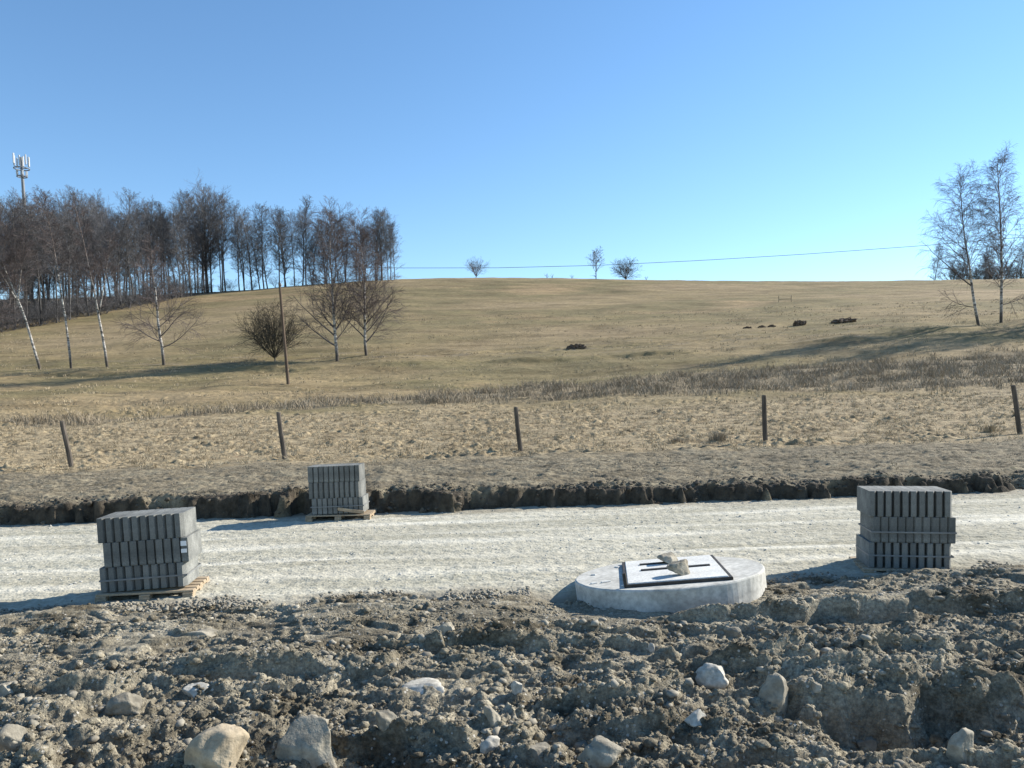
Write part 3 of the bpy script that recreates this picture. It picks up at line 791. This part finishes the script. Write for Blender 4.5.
def tubes(lines, kfun):
    V = []; Q = []; off = 0; by = {}
    for p, r in lines: by.setdefault((len(p), kfun(r[0])), []).append((p, r))
    for (n, k), L in by.items():
        P = np.array([[tuple(q) for q in p] for p, r in L]); Rr = np.array([r for p, r in L])
        T = np.empty_like(P); T[:, 1:-1] = P[:, 2:]-P[:, :-2]; T[:, 0] = P[:, 1]-P[:, 0]; T[:, -1] = P[:, -1]-P[:, -2]
        T /= np.linalg.norm(T, axis=2)[..., None]+1e-9
        ref = np.where(np.abs(T[..., 2:3]) < .8, np.array([0, 0, 1.]), np.array([1., 0, 0]))
        A_ = np.cross(T, ref); A_ /= np.linalg.norm(A_, axis=2)[..., None]; B_ = np.cross(T, A_)
        an = 2*np.pi*np.arange(k)/k
        ring = P[:, :, None]+(A_[:, :, None]*np.cos(an)[None, None, :, None]+B_[:, :, None]*np.sin(an)[None, None, :, None])*Rr[:, :, None, None]
        m = len(L); idx = off+np.arange(m*n*k).reshape(m, n, k); nx = np.roll(idx, -1, 2)
        Q.append(np.stack([idx[:, :-1], nx[:, :-1], nx[:, 1:], idx[:, 1:]], -1).reshape(-1, 4))
        V.append(ring.reshape(-1, 3)); off += m*n*k
    return np.concatenate(V), np.concatenate(Q)
def finish_tree(t, name, tm, cm):
    e = empty(name, (0, 0, 0))
    v, q = tubes(t.trunk, lambda r: 9); new_mesh('trunk', v, None, M[tm], True, e, quads=q)
    v, q = tubes(t.crown, lambda r: 5 if r > .05 else 3); new_mesh('crown', v, None, M[cm], True, e, quads=q)
    return e
def forest_tree(seed, Ht=20, spread=3.6, t0=.38, nl=34, rtw=.017, trop=.05, r0=.17):
    t = Tree(seed); P = t.line(Vector((0, 0, -.5)), Vector((t.r.gauss(0, .03), t.r.gauss(0, .03), 1)), Ht, r0, .04, 12, .035, .02)
    t.trunk.append(P[:2]); pts, rad, dirs = P
    cfg = [dict(n=9, len=.55, r=.03, ang=.8, seg=4, w=.14, trop=trop, t0=.15), dict(n=9, len=.6, r=rtw, ang=.7, seg=3, w=.15, trop=.06, t0=.1)]
    for k in range(nl):
        u = t0+(1-t0)*(k+t.r.random())/nl; f = min(u, .985)*12; i = min(int(f), 11)
        q = pts[i].lerp(pts[i+1], f-i); s_ = (u-t0)/(1-t0)
        L = spread*(.55+.75*math.sin(math.pi*min(1, s_*.85+.12)))*(1-.3*s_)*t.r.uniform(.7, 1.3)
        t.limb(q, t.side(dirs[i+1], t.r.uniform(.55, .95), k*2.4+t.r.random()), L, max(.035, rad[i]*.42), cfg, .10, .09, 5)
    for k in range(4):   # dead low snags
        u = t.r.uniform(.15, t0); f = u*12; i = int(f); q = pts[i].lerp(pts[i+1], f-i)
        t.crown.append(t.line(q, t.side(dirs[i+1], 1.2), t.r.uniform(.8, 2), .035, .012, 3, .1, 0)[:2])
    return t
def birch_tree(seed, Ht=16, lean=(0, 0), t0=.33, nl=30, spread=3.2, rtw=.009, droop=-.16, fork=None, r0=.135, wob=.05, lowlimbs=()):
    t = Tree(seed); d0 = Vector((lean[0], lean[1], 1)).normalized()
    P = t.line(Vector((0, 0, -.3)), d0, Ht, r0, .022, 16, wob, .03); pts, rad, dirs = P; t.trunk.append((pts, rad))
    cfg = [dict(n=11, len=.6, r=.020, ang=.75, seg=5, w=.11, trop=-.03, t0=.12), dict(n=11, len=.85, r=rtw, ang=.6, seg=5, w=.09, trop=droop, t0=.1)]
    stems = [(pts, rad, dirs, t0, nl)]
    if fork:
        for (u, ax, L) in fork:
            f = u*16; i = int(f); q = pts[i].lerp(pts[i+1], f-i)
            P2 = t.line(q, Vector(ax).normalized(), L, rad[i]*.7, .02, 10, wob, .06); t.trunk.append(P2[:2]); stems.append((*P2, .25, nl//2))
    for pts_, rad_, dirs_, tt, n_ in stems:
        m = len(pts_)-1
        for k in range(n_):
            u = tt+(1-tt)*(k+t.r.random())/n_; f = min(u, .985)*m; i = min(int(f), m-1)
            q = pts_[i].lerp(pts_[i+1], f-i); s_ = (u-tt)/(1-tt)
            L = spread*(1-.5*s_**1.5)*t.r.uniform(.6, 1.2)
            t.limb(q, t.side(dirs_[i+1], t.r.uniform(.5, .85), k*2.4), L, max(.024, rad_[i]*.36), cfg, .08, .04, 6)
    for (u, ax, L, r) in lowlimbs:
        f = u*16; i = int(f); q = pts[i].lerp(pts[i+1], f-i)
        t.limb(q, Vector(ax).normalized(), L, r, cfg, .07, .05, 7)
    return t
def bush_tree(seed, Ht, spread, stems=9, rtw=.012, trunk_h=.8, nsub=9, lean=0, r0=.06):
    t = Tree(seed); P = t.line(Vector((0, 0, -.2)), Vector((lean, 0, 1)), trunk_h+.2, r0*2.2, r0*1.6, 3, .05, 0); t.trunk.append(P[:2])
    cfg = [dict(n=nsub, len=.5, r=.018, ang=.8, seg=4, w=.17, trop=.03, t0=.2), dict(n=nsub, len=.6, r=rtw, ang=.7, seg=3, w=.15, trop=.04, t0=.1)]
    for k in range(stems):
        a = k*2.4+t.r.random(); an = t.r.uniform(.15, 1.15)
        d = Vector((math.sin(an)*math.cos(a), math.sin(an)*math.sin(a), math.cos(an)))
        L = (Ht-trunk_h)*(math.cos(an)*.55+.45)+spread*.32*math.sin(an)
        t.limb(P[0][-1]-Vector((0, 0, t.r.uniform(0, trunk_h*.5))), d, L, r0, cfg, .08, .05, 6)
    return t
def place(e, x, y, Y, s=1., rz=None, label=None, group=None, cat='tree', zoff=0.):
    p = at(x, y, Y); e.location = (p.x, Y, Hp(p.x, Y)+zoff); e.scale = (s, s, s)
    if rz is not None: e.rotation_euler[2] = rz
    return tag(e, label, cat, group)

FP = [finish_tree(forest_tree(100+k, Ht=[20, 18, 21, 19, 20, 17][k], spread=[4.0, 3.6, 4.5, 3.4, 4.0, 4.2][k], t0=[.30, .22, .36, .4, .26, .15][k], nl=36), 'bare_tree', 'bark', 'twig') for k in range(6)]
used = [False]*6
def put_forest(k, x, Y, s, label, group):
    if used[k]: e = copy_tree(FP[k])
    else: e = FP[k]; used[k] = True
    p = at(x, 290, Y); e.location = (p.x, Y, Hp(p.x, Y)-.2); e.scale = (s, s, s*random.uniform(.94, 1.06)); e.rotation_euler = (0, 0, random.uniform(0, 6.28))
    return tag(e, label, 'tree', group)
top_y = lambda x: np.interp(x, [-80, 0, 60, 100, 150, 200, 250, 300, 350, 380, 400], [196, 198, 192, 196, 197, 192, 200, 203, 208, 212, 222])
edge_Y = lambda x: np.interp(x, [-90, 0, 60, 129, 203, 300, 400], [100, 113, 122, 137, 158, 166, 171])
fr = random.Random(5)
FL = []
for row, (dy, step) in enumerate(((1, 12.5), (7, 14), (14, 16), (24, 17), (36, 19), (52, 20))):
    x = -100+fr.random()*12
    while x < 398:
        if (x > 215 and row >= 3) or (x > 150 and row >= 5): x += 40; continue
        Yt = float(edge_Y(x))+dy*(1 if x < 200 else .55)+fr.uniform(-2.5, 2.5)
        FL.append((x, Yt, row)); x += step*fr.uniform(.7, 1.35)*(1 if x < 215 else 1.1)
ZN = lambda x: ('at far left of the wood' if x < 60 else 'in the dense left part of the wood' if x < 150 else 'in the wood left of the tall dark tree' if x < 205 else
                'right of the tall dark tree' if x < 290 else 'near the thinning right end of the wood')
RN = ('in the front row', 'in the second row', 'in the middle rows', 'in the rear rows', 'in the rear rows', 'in the rear rows')
for (x, Yt, row) in FL:
    p = at(x, 290, Yt); g0 = Hp(p.x, Yt); want = at(x, float(top_y(x))+fr.uniform(-7, 24), Yt).z-g0
    if row < 2: want = min(want, 20+fr.uniform(-2, 1.5))
    k = fr.randrange(6); hh = [20, 18, 21, 19, 20, 17][k]
    zn = ZN(x)
    put_forest(k, x, Yt, max(.6, .945*want/hh), f'slender bare tree {RN[row]} {zn}', f'bare trees {RN[row]} {zn}')
ub = [finish_tree(bush_tree(540+k, 4.2+k*.8, 4.5, 11, .03, .3, 8, r0=.04), 'understory_bush', 'bark', 'twig') for k in range(2)]
UB = []
for row, (dy, step) in enumerate(((-1, 8), (5, 11), (13, 13))):
    x = -90
    while x < (400 if row < 1 else 235):
        UB.append((x, float(edge_Y(x))+dy+fr.uniform(-1.5, 2.5), row)); x += step*fr.uniform(.6, 1.5)*(1 if x < 205 else 2.2)
for i, (x, Yt, row) in enumerate(UB):
    e = ub[i] if i < 2 else copy_tree(ub[i % 2])
    p = at(x, 290, Yt); e.location = (p.x, Yt, Hp(p.x, Yt)-.2); e.rotation_euler = (0, 0, fr.uniform(0, 6)); s_ = fr.uniform(.45, 1.)*(1 if x < 205 else .55); e.scale = (s_, s_, s_)
    w_ = 'below the dense left part of the wood' if x < 205 else 'below the open right part of the wood'
    tag(e, f'dark leafless undergrowth bush {w_}', 'bush', f'undergrowth bushes {w_}')
# the tall dark tree
t = forest_tree(301, Ht=21.5, spread=7.2, t0=.25, nl=26, rtw=.018, r0=.36); e = finish_tree(t, 'bare_tree', 'bark', 'twig')
g0 = Hp(at(208, 290, 160).x, 160); place(e, 208, 292, 160, (at(208, 184, 160).z-g0)/23., .4, 'tall broad dark tree standing out above the wood crest')
t = forest_tree(305, Ht=16, spread=5.2, t0=.22, nl=36, rtw=.018, r0=.26); e = finish_tree(t, 'bare_tree', 'bark', 'twig')
g0 = Hp(at(382, 280, 171).x, 171); place(e, 382, 281, 171, (at(382, 214, 171).z-g0)/16.5, 1.4, 'rounded bare tree closing the right end of the wood')

# birches before the wood
def pbirch(x, y, Y, H_px, seed, label, **k):
    Ht = H_px/F*Y
    e = finish_tree(birch_tree(seed, Ht=Ht, **k), 'birch_tree', 'birch', 'twig_b')
    return place(e, x, y, Y, 1, 0, label, None)
pbirch(41, 374, 75, 165, 401, 'forked white birch at far left leaning strongly left', lean=(-.20, 0), wob=.03, fork=[(.38, (-.55, .1, .8), 8), (.45, (.05, .1, 1), 7)], nl=20, spread=2.6, t0=.45, droop=-.08)
pbirch(71.5, 373, 75, 172, 402, 'slim straight white birch second from the left', lean=(-.045, 0), wob=.014, nl=26, spread=2.8, t0=.5, droop=-.08, r0=.12)
pbirch(107.5, 368, 76, 168, 403, 'upright white birch with twin upper stems third from left', lean=(-.09, 0), wob=.014, fork=[(.33, (.28, 0, 1), 7.5)], nl=24, spread=2.6, t0=.35, droop=-.06, r0=.14)
pbirch(164, 366, 75, 120, 404, 'spreading white birch with low horizontal limbs right of three slimmer birches', lean=(-.12, 0), wob=.07, nl=22, spread=3.0, t0=.38, droop=.03, r0=.155,
       lowlimbs=[(.17, (1, .1, .25), 4.5, .06), (.22, (-1, 0, .35), 4.2, .06), (.26, (.9, -.3, .5), 4.6, .06), (.3, (-.8, .3, .6), 4, .05), (.2, (.2, -1, .4), 3.4, .05), (.34, (.9, .3, .8), 4.2, .05)])
pbirch(-12, 377, 76, 150, 409, 'partly cut off birch reaching in from the left edge', lean=(.02, 0), nl=24, spread=3.6, t0=.2, droop=-.05)
pbirch(337, 360.5, 74, 142, 405, 'wide limbed bare tree with pale trunk right of the pole', lean=(-.10, 0), wob=.045, nl=42, spread=4.0, t0=.22, droop=-.02, r0=.17, rtw=.011,
       lowlimbs=[(.13, (-1, .1, .55), 5.2, .09), (.2, (-.9, -.2, .75), 5.4, .08), (.17, (.7, .3, .8), 4.2, .06), (.26, (-.8, .4, .8), 4.6, .06), (.24, (.9, -.2, .9), 4.2, .06)])
pbirch(366.5, 356.5, 76, 128, 406, 'broad crowned bare tree with pale trunk, rightmost before the wood', lean=(-.05, 0), wob=.04, nl=42, spread=4.4, t0=.2, droop=-.02, r0=.155, rtw=.011,
       lowlimbs=[(.12, (1, .1, .8), 5.0, .08), (.16, (-.8, -.2, .8), 4.4, .07), (.2, (.9, .3, .75), 4.8, .07), (.26, (.9, -.3, .8), 4.6, .06), (.22, (-.7, .4, .8), 4, .06)])
pbirch(979, 326, 75, 143, 407, 'slim birch leaning left with long drooping twigs at right', lean=(-.20, 0), wob=.03, nl=32, spread=4.2, t0=.3, droop=-.22, r0=.145, rtw=.0085,
       lowlimbs=[(.3, (-1, 0, .75), 5.5, .07), (.15, (-1, .2, .2), 3.2, .05), (.45, (-.9, 0, .8), 5.0, .05)])
pbirch(1001, 324, 76, 158, 408, 'tallest straight birch at the right edge of the photo', lean=(-.01, 0), wob=.015, nl=40, spread=3.9, t0=.2, droop=-.2, r0=.15, rtw=.0085,
       lowlimbs=[(.13, (1, 0, .15), 3.2, .05), (.3, (.8, 0, .9), 4.6, .05)])
for i, (x, hh) in enumerate(((1068, 150), (1112, 165), (1160, 150))):
    pbirch(x, 321-i*2, 75+i, hh, 420+i, 'bare birch just outside the right edge casting a long shadow', lean=(-.03, 0), wob=.02, nl=34, spread=3.6, t0=.22, droop=-.12, r0=.2)['group'] = 'birches just outside the right edge'
# bushes
e = finish_tree(bush_tree(501, 56/F*76, 2.0, 42, .013, .5, 9, -.05, r0=.035), 'round_bush', 'bark', 'leafy'); place(e, 275, 351.5, 76, 1, 0, 'dense dark rounded bare bush left of the wooden pole', cat='bush')
e = finish_tree(bush_tree(502, 16/F*172, 6, 20, .024, .3, 7, r0=.035), 'round_bush', 'bark', 'twig_b'); place(e, 476, 278, 172, 1, 0, 'small pale bare bush alone on the hill crest', cat='bush')
e = finish_tree(forest_tree(503, Ht=27/F*172, spread=2.9, t0=.22, nl=13, rtw=.017, r0=.12), 'crest_tree', 'bark', 'twig_b'); place(e, 596, 279.5, 172, 1, 0, 'small bare tree with light crown on the hill crest')
e = finish_tree(bush_tree(504, 19/F*172, 5, 30, .026, .2, 8, r0=.035), 'round_bush', 'bark', 'leafy'); place(e, 626, 281, 172, 1, 0, 'darker bare bush right of the small crest tree', cat='bush')
# far trees beyond the crest at right, hedge between them
for i, (x, tp, Yb) in enumerate(((934, 243, 200), (951, 262, 210), (968, 248, 206), (985, 255, 212), (1003, 244, 202), (1018, 238, 206), (1040, 236, 204), (1062, 240, 210), (992, 246, 222))):
    e = copy_tree(FP[(i*2+1) % 6]); g0 = Hp(at(x, 280, Yb).x, Yb); hh = at(x, tp, Yb).z-g0
    s_ = hh/[20, 18, 21, 19, 20, 17][(i*2+1) % 6]
    place(e, x, 280, Yb, s_, i*1.3, 'bare tree beyond the crest behind the two right birches', 'bare trees beyond the crest at right')
hb = finish_tree(bush_tree(505, 3.6, 5, 13, .04, .2, 8), 'round_bush', 'bark', 'leafy')
for i, x in enumerate(range(952, 1050, 9)):
    e = hb if i == 0 else copy_tree(hb)
    place(e, x, 280, 185+(i % 3), 1+.25*math.sin(i*2.1), i*1.1, 'low dark bush in the hedge row on the right crest', 'hedge bushes on the right crest', 'bush')
# thin posts / saplings on the skyline
for i, (x, h_) in enumerate(((547, 5), (552, 4), (572, 4), (646, 4))):
    e = finish_tree(bush_tree(520+i, h_/F*170, .8, 4, .03, .2, 3, r0=.04), 'sapling', 'bark', 'twig'); place(e, x, 279, 170, 1, 0, ['first tiny sapling on the crest left of the crest tree', 'second tiny sapling on the crest beside the first', 'tiny sapling close to the left of the crest tree', 'tiny sapling right of the dark crest bush'][i], cat='sapling')
# little timber frame on the far meadow
g = at(785, 301, 118); g.z = Hp(g.x, 118); ge = empty('timber_frame', g); tag(ge, 'small pale timber frame with two posts far up the meadow', 'timber frame')
for x in (-1., 1.): MB().box((x*.95, 0, .45), (.09, .09, 1.1), None, .01).build('frame_post', M['wood'], ge)
MB().box((0, 0, .45), (1.8, .07, .12), None, .01).build('crossbar', M['wood'], ge)

# dark heaps on the slope
for i, (x, y, w, h_, lb) in enumerate(((800, 332, 15, 7, 'dark rounded dung heap on the meadow, left of the long one'), (845, 331, 26, 6, 'long low dark dung heap on the meadow at right'),
        (772, 333, 8, 3.4, 'tiny dark heap, second of the row on the meadow'), (762, 334, 8, 3.4, 'tiny dark heap at the middle of the small row'), (748, 335, 9, 2.6, 'flattest tiny dark heap at the left end of the row'),
        (577, 352, 20, 7, 'dark brush heap on the old terrace below mid slope'))):
    Yh = 86 if i < 5 else 77
    P_ = at(x, y, Yh); w_ = w/F*Yh; hh = h_/F*Yh*.6; w_ *= .85
    r = np.random.default_rng(60+i); V = I4[0].copy()
    V = V*(1+.45*fbm(V[:, 0]*2.5+i, V[:, 1]*2.5+V[:, 2], 200+i, 4, .65)[:, None]); V[:, 2] = np.maximum(V[:, 2], -.3)
    V = V*np.array([w_/2, w_*.3, hh])
    o = new_mesh('dark_heap', V, I4[1].tolist(), M['clod'], False); o.location = (P_.x, Yh, Hp(P_.x, Yh)); tag(o, lb, 'heap')

# ------------------------------------------------------------------ grass
def blades(name, P, n, hr, wr, spread, material, label, cat, kind='stuff', r=rng, lean=.35, loc=None):
    N_ = len(P); c = np.repeat(P, n, 0); m = len(c)
    a = r.uniform(0, 2*np.pi, m); off = np.abs(r.normal(0, spread, m))
    b = c+np.stack([np.cos(a)*off, np.sin(a)*off, 0*a-.01], -1)
    h = r.uniform(*hr, m)*np.repeat(r.uniform(.6, 1.3, N_), n); w = r.uniform(*wr, m)
    ln = r.normal(0, lean, (m, 2))+np.stack([np.cos(a), np.sin(a)], -1)*.25
    tip = b+np.stack([ln[:, 0]*h, ln[:, 1]*h, h], -1)
    mid = b+np.stack([ln[:, 0]*h*.3, ln[:, 1]*h*.3, h*.6], -1)
    t = r.uniform(0, np.pi, m); wv = np.stack([np.cos(t)*w/2, np.sin(t)*w/2, 0*t], -1)
    V = np.stack([b-wv, b+wv, mid+wv*.8, mid-wv*.8, tip], 1).reshape(-1, 3)
    k = np.arange(m)*5
    F_ = np.concatenate([np.stack([k, k+1, k+2], -1), np.stack([k, k+2, k+3], -1), np.stack([k+3, k+2, k+4], -1)])
    o = new_mesh(name, V, None, material, False, quads=F_)
    return tag(o, label, cat, kind=kind)
X, Y = fan_points(9000, 19.8, 36, off=2)
d1, i1 = cells(X*2.1, Y*2.1, 90)
m = (a_tus(X, Y) > .45) & ((d1 < .42) | (rng.random(len(X)) < .3)); X, Y = X[m], Y[m]
blades('dry_grass', np.stack([X, Y, H(X, Y, False)], -1), 13, (.05, .15), (.007, .017), .10, M['straw'], 'pale straw coloured tussock grass behind the fence posts', 'grass', lean=.9)
X, Y = fan_points(34000, 36, 70, off=3); wv_ = a_weed_shade(X, Y)
m = (rng.random(len(X)) < wv_*1.6*sstep(-.25, .45, fbm(X*.55, Y*.6, 151, 4))+.03*wv_); X, Y = X[m], Y[m]
blades('dead_weeds', np.stack([X, Y, H(X, Y, False)], -1), 12, (.10, .52), (.014, .034), .30, M['weed'], 'band of tall grey brown dead weeds across the lower slope', 'weeds', lean=.6)
X, Y = fan_points(17000, 34, 110, off=4); m = (fbm(X*.2, Y*.3, 141, 3) > .05); X, Y = X[m], Y[m]
blades('meadow_grass', np.stack([X, Y, H(X, Y, False)], -1), 7, (.06, .2), (.02, .05), .2, M['straw'], 'sparse bleached grass tufts over the hill meadow', 'grass')
X, Y = fan_points(2600, 13.2, 20.3, off=1); m = (fbm(X*.6, Y*1.1, 142, 3) > .12); X, Y = X[m], Y[m]
blades('strip_grass', np.stack([X, Y, H(X, Y, False)], -1), 8, (.02, .07), (.006, .014), .05, M['weed'], 'scattered trampled grass on the bare strip above the cut', 'grass')
for i, (x, y, w, h_, lb) in enumerate(((718, 440, 20, 10, 'dark dead tuft left of the straight fence post'), (990, 431, 16, 12, 'brown dead tuft left of the rightmost fence post'),
          (676, 444, 14, 8, 'small reddish dead tuft further left of the straight fence post'), (65, 415, 26, 7, 'grey rank tuft on the slope above the leftmost fence post'))):
    Yt = 22.4 if i < 3 else 39; p = at(x, y, Yt); w_ = w/F*Yt; hh = h_/F*Yt
    r = np.random.default_rng(300+i); P_ = np.array([[p.x, Yt, Hp(p.x, Yt)]])
    o = blades('grass_tuft', P_, 260, (hh*.5, hh*1.1), (.008, .016), w_*.32, M['weed'] if i != 1 else M['straw'], lb, 'grass tuft', kind='thing', r=r, lean=.3)

# ------------------------------------------------------------------ light and sky
SUN_EL, SUN_DX, SUN_DY = 30., 1.0, .46
az = math.atan2(SUN_DX, SUN_DY)      # from +Y towards +X
sd = bpy.data.lights.new('sun', 'SUN'); so = bpy.data.objects.new('sun', sd); scene.collection.objects.link(so)
sd.energy = 5.0; sd.angle = R_(.53); sd.color = (1, .93, .82)
L = Vector((math.sin(az)*math.cos(R_(SUN_EL)), math.cos(az)*math.cos(R_(SUN_EL)), math.sin(R_(SUN_EL))))
so.rotation_euler = L.to_track_quat('Z', 'Y').to_euler(); so.location = L*50
w = bpy.data.worlds.new('World'); scene.world = w; w.use_nodes = True; nt = w.node_tree; nt.nodes.clear()
sk = nt.nodes.new('ShaderNodeTexSky'); sk.sky_type = 'NISHITA'; sk.sun_disc = False
sk.sun_elevation = R_(SUN_EL); sk.sun_rotation = az; sk.altitude = 400; sk.air_density = 1.0; sk.dust_density = .0; sk.ozone_density = 2.2
bg = nt.nodes.new('ShaderNodeBackground'); bg.inputs[1].default_value = .112
wo = nt.nodes.new('ShaderNodeOutputWorld'); hs = nt.nodes.new('ShaderNodeHueSaturation'); hs.inputs['Hue'].default_value = .498; hs.inputs['Saturation'].default_value = 1.13; nt.links.new(sk.outputs[0], hs.inputs['Color']); nt.links.new(hs.outputs[0], bg.inputs[0]); nt.links.new(bg.outputs[0], wo.inputs[0])
vs = scene.view_settings; vs.view_transform = 'Standard'; vs.look = 'None'; vs.gamma = 1; vs.exposure = .93; vs.use_curve_mapping = False
scene.cycles.max_bounces = 5; scene.cycles.diffuse_bounces = 3; scene.cycles.use_denoising = True
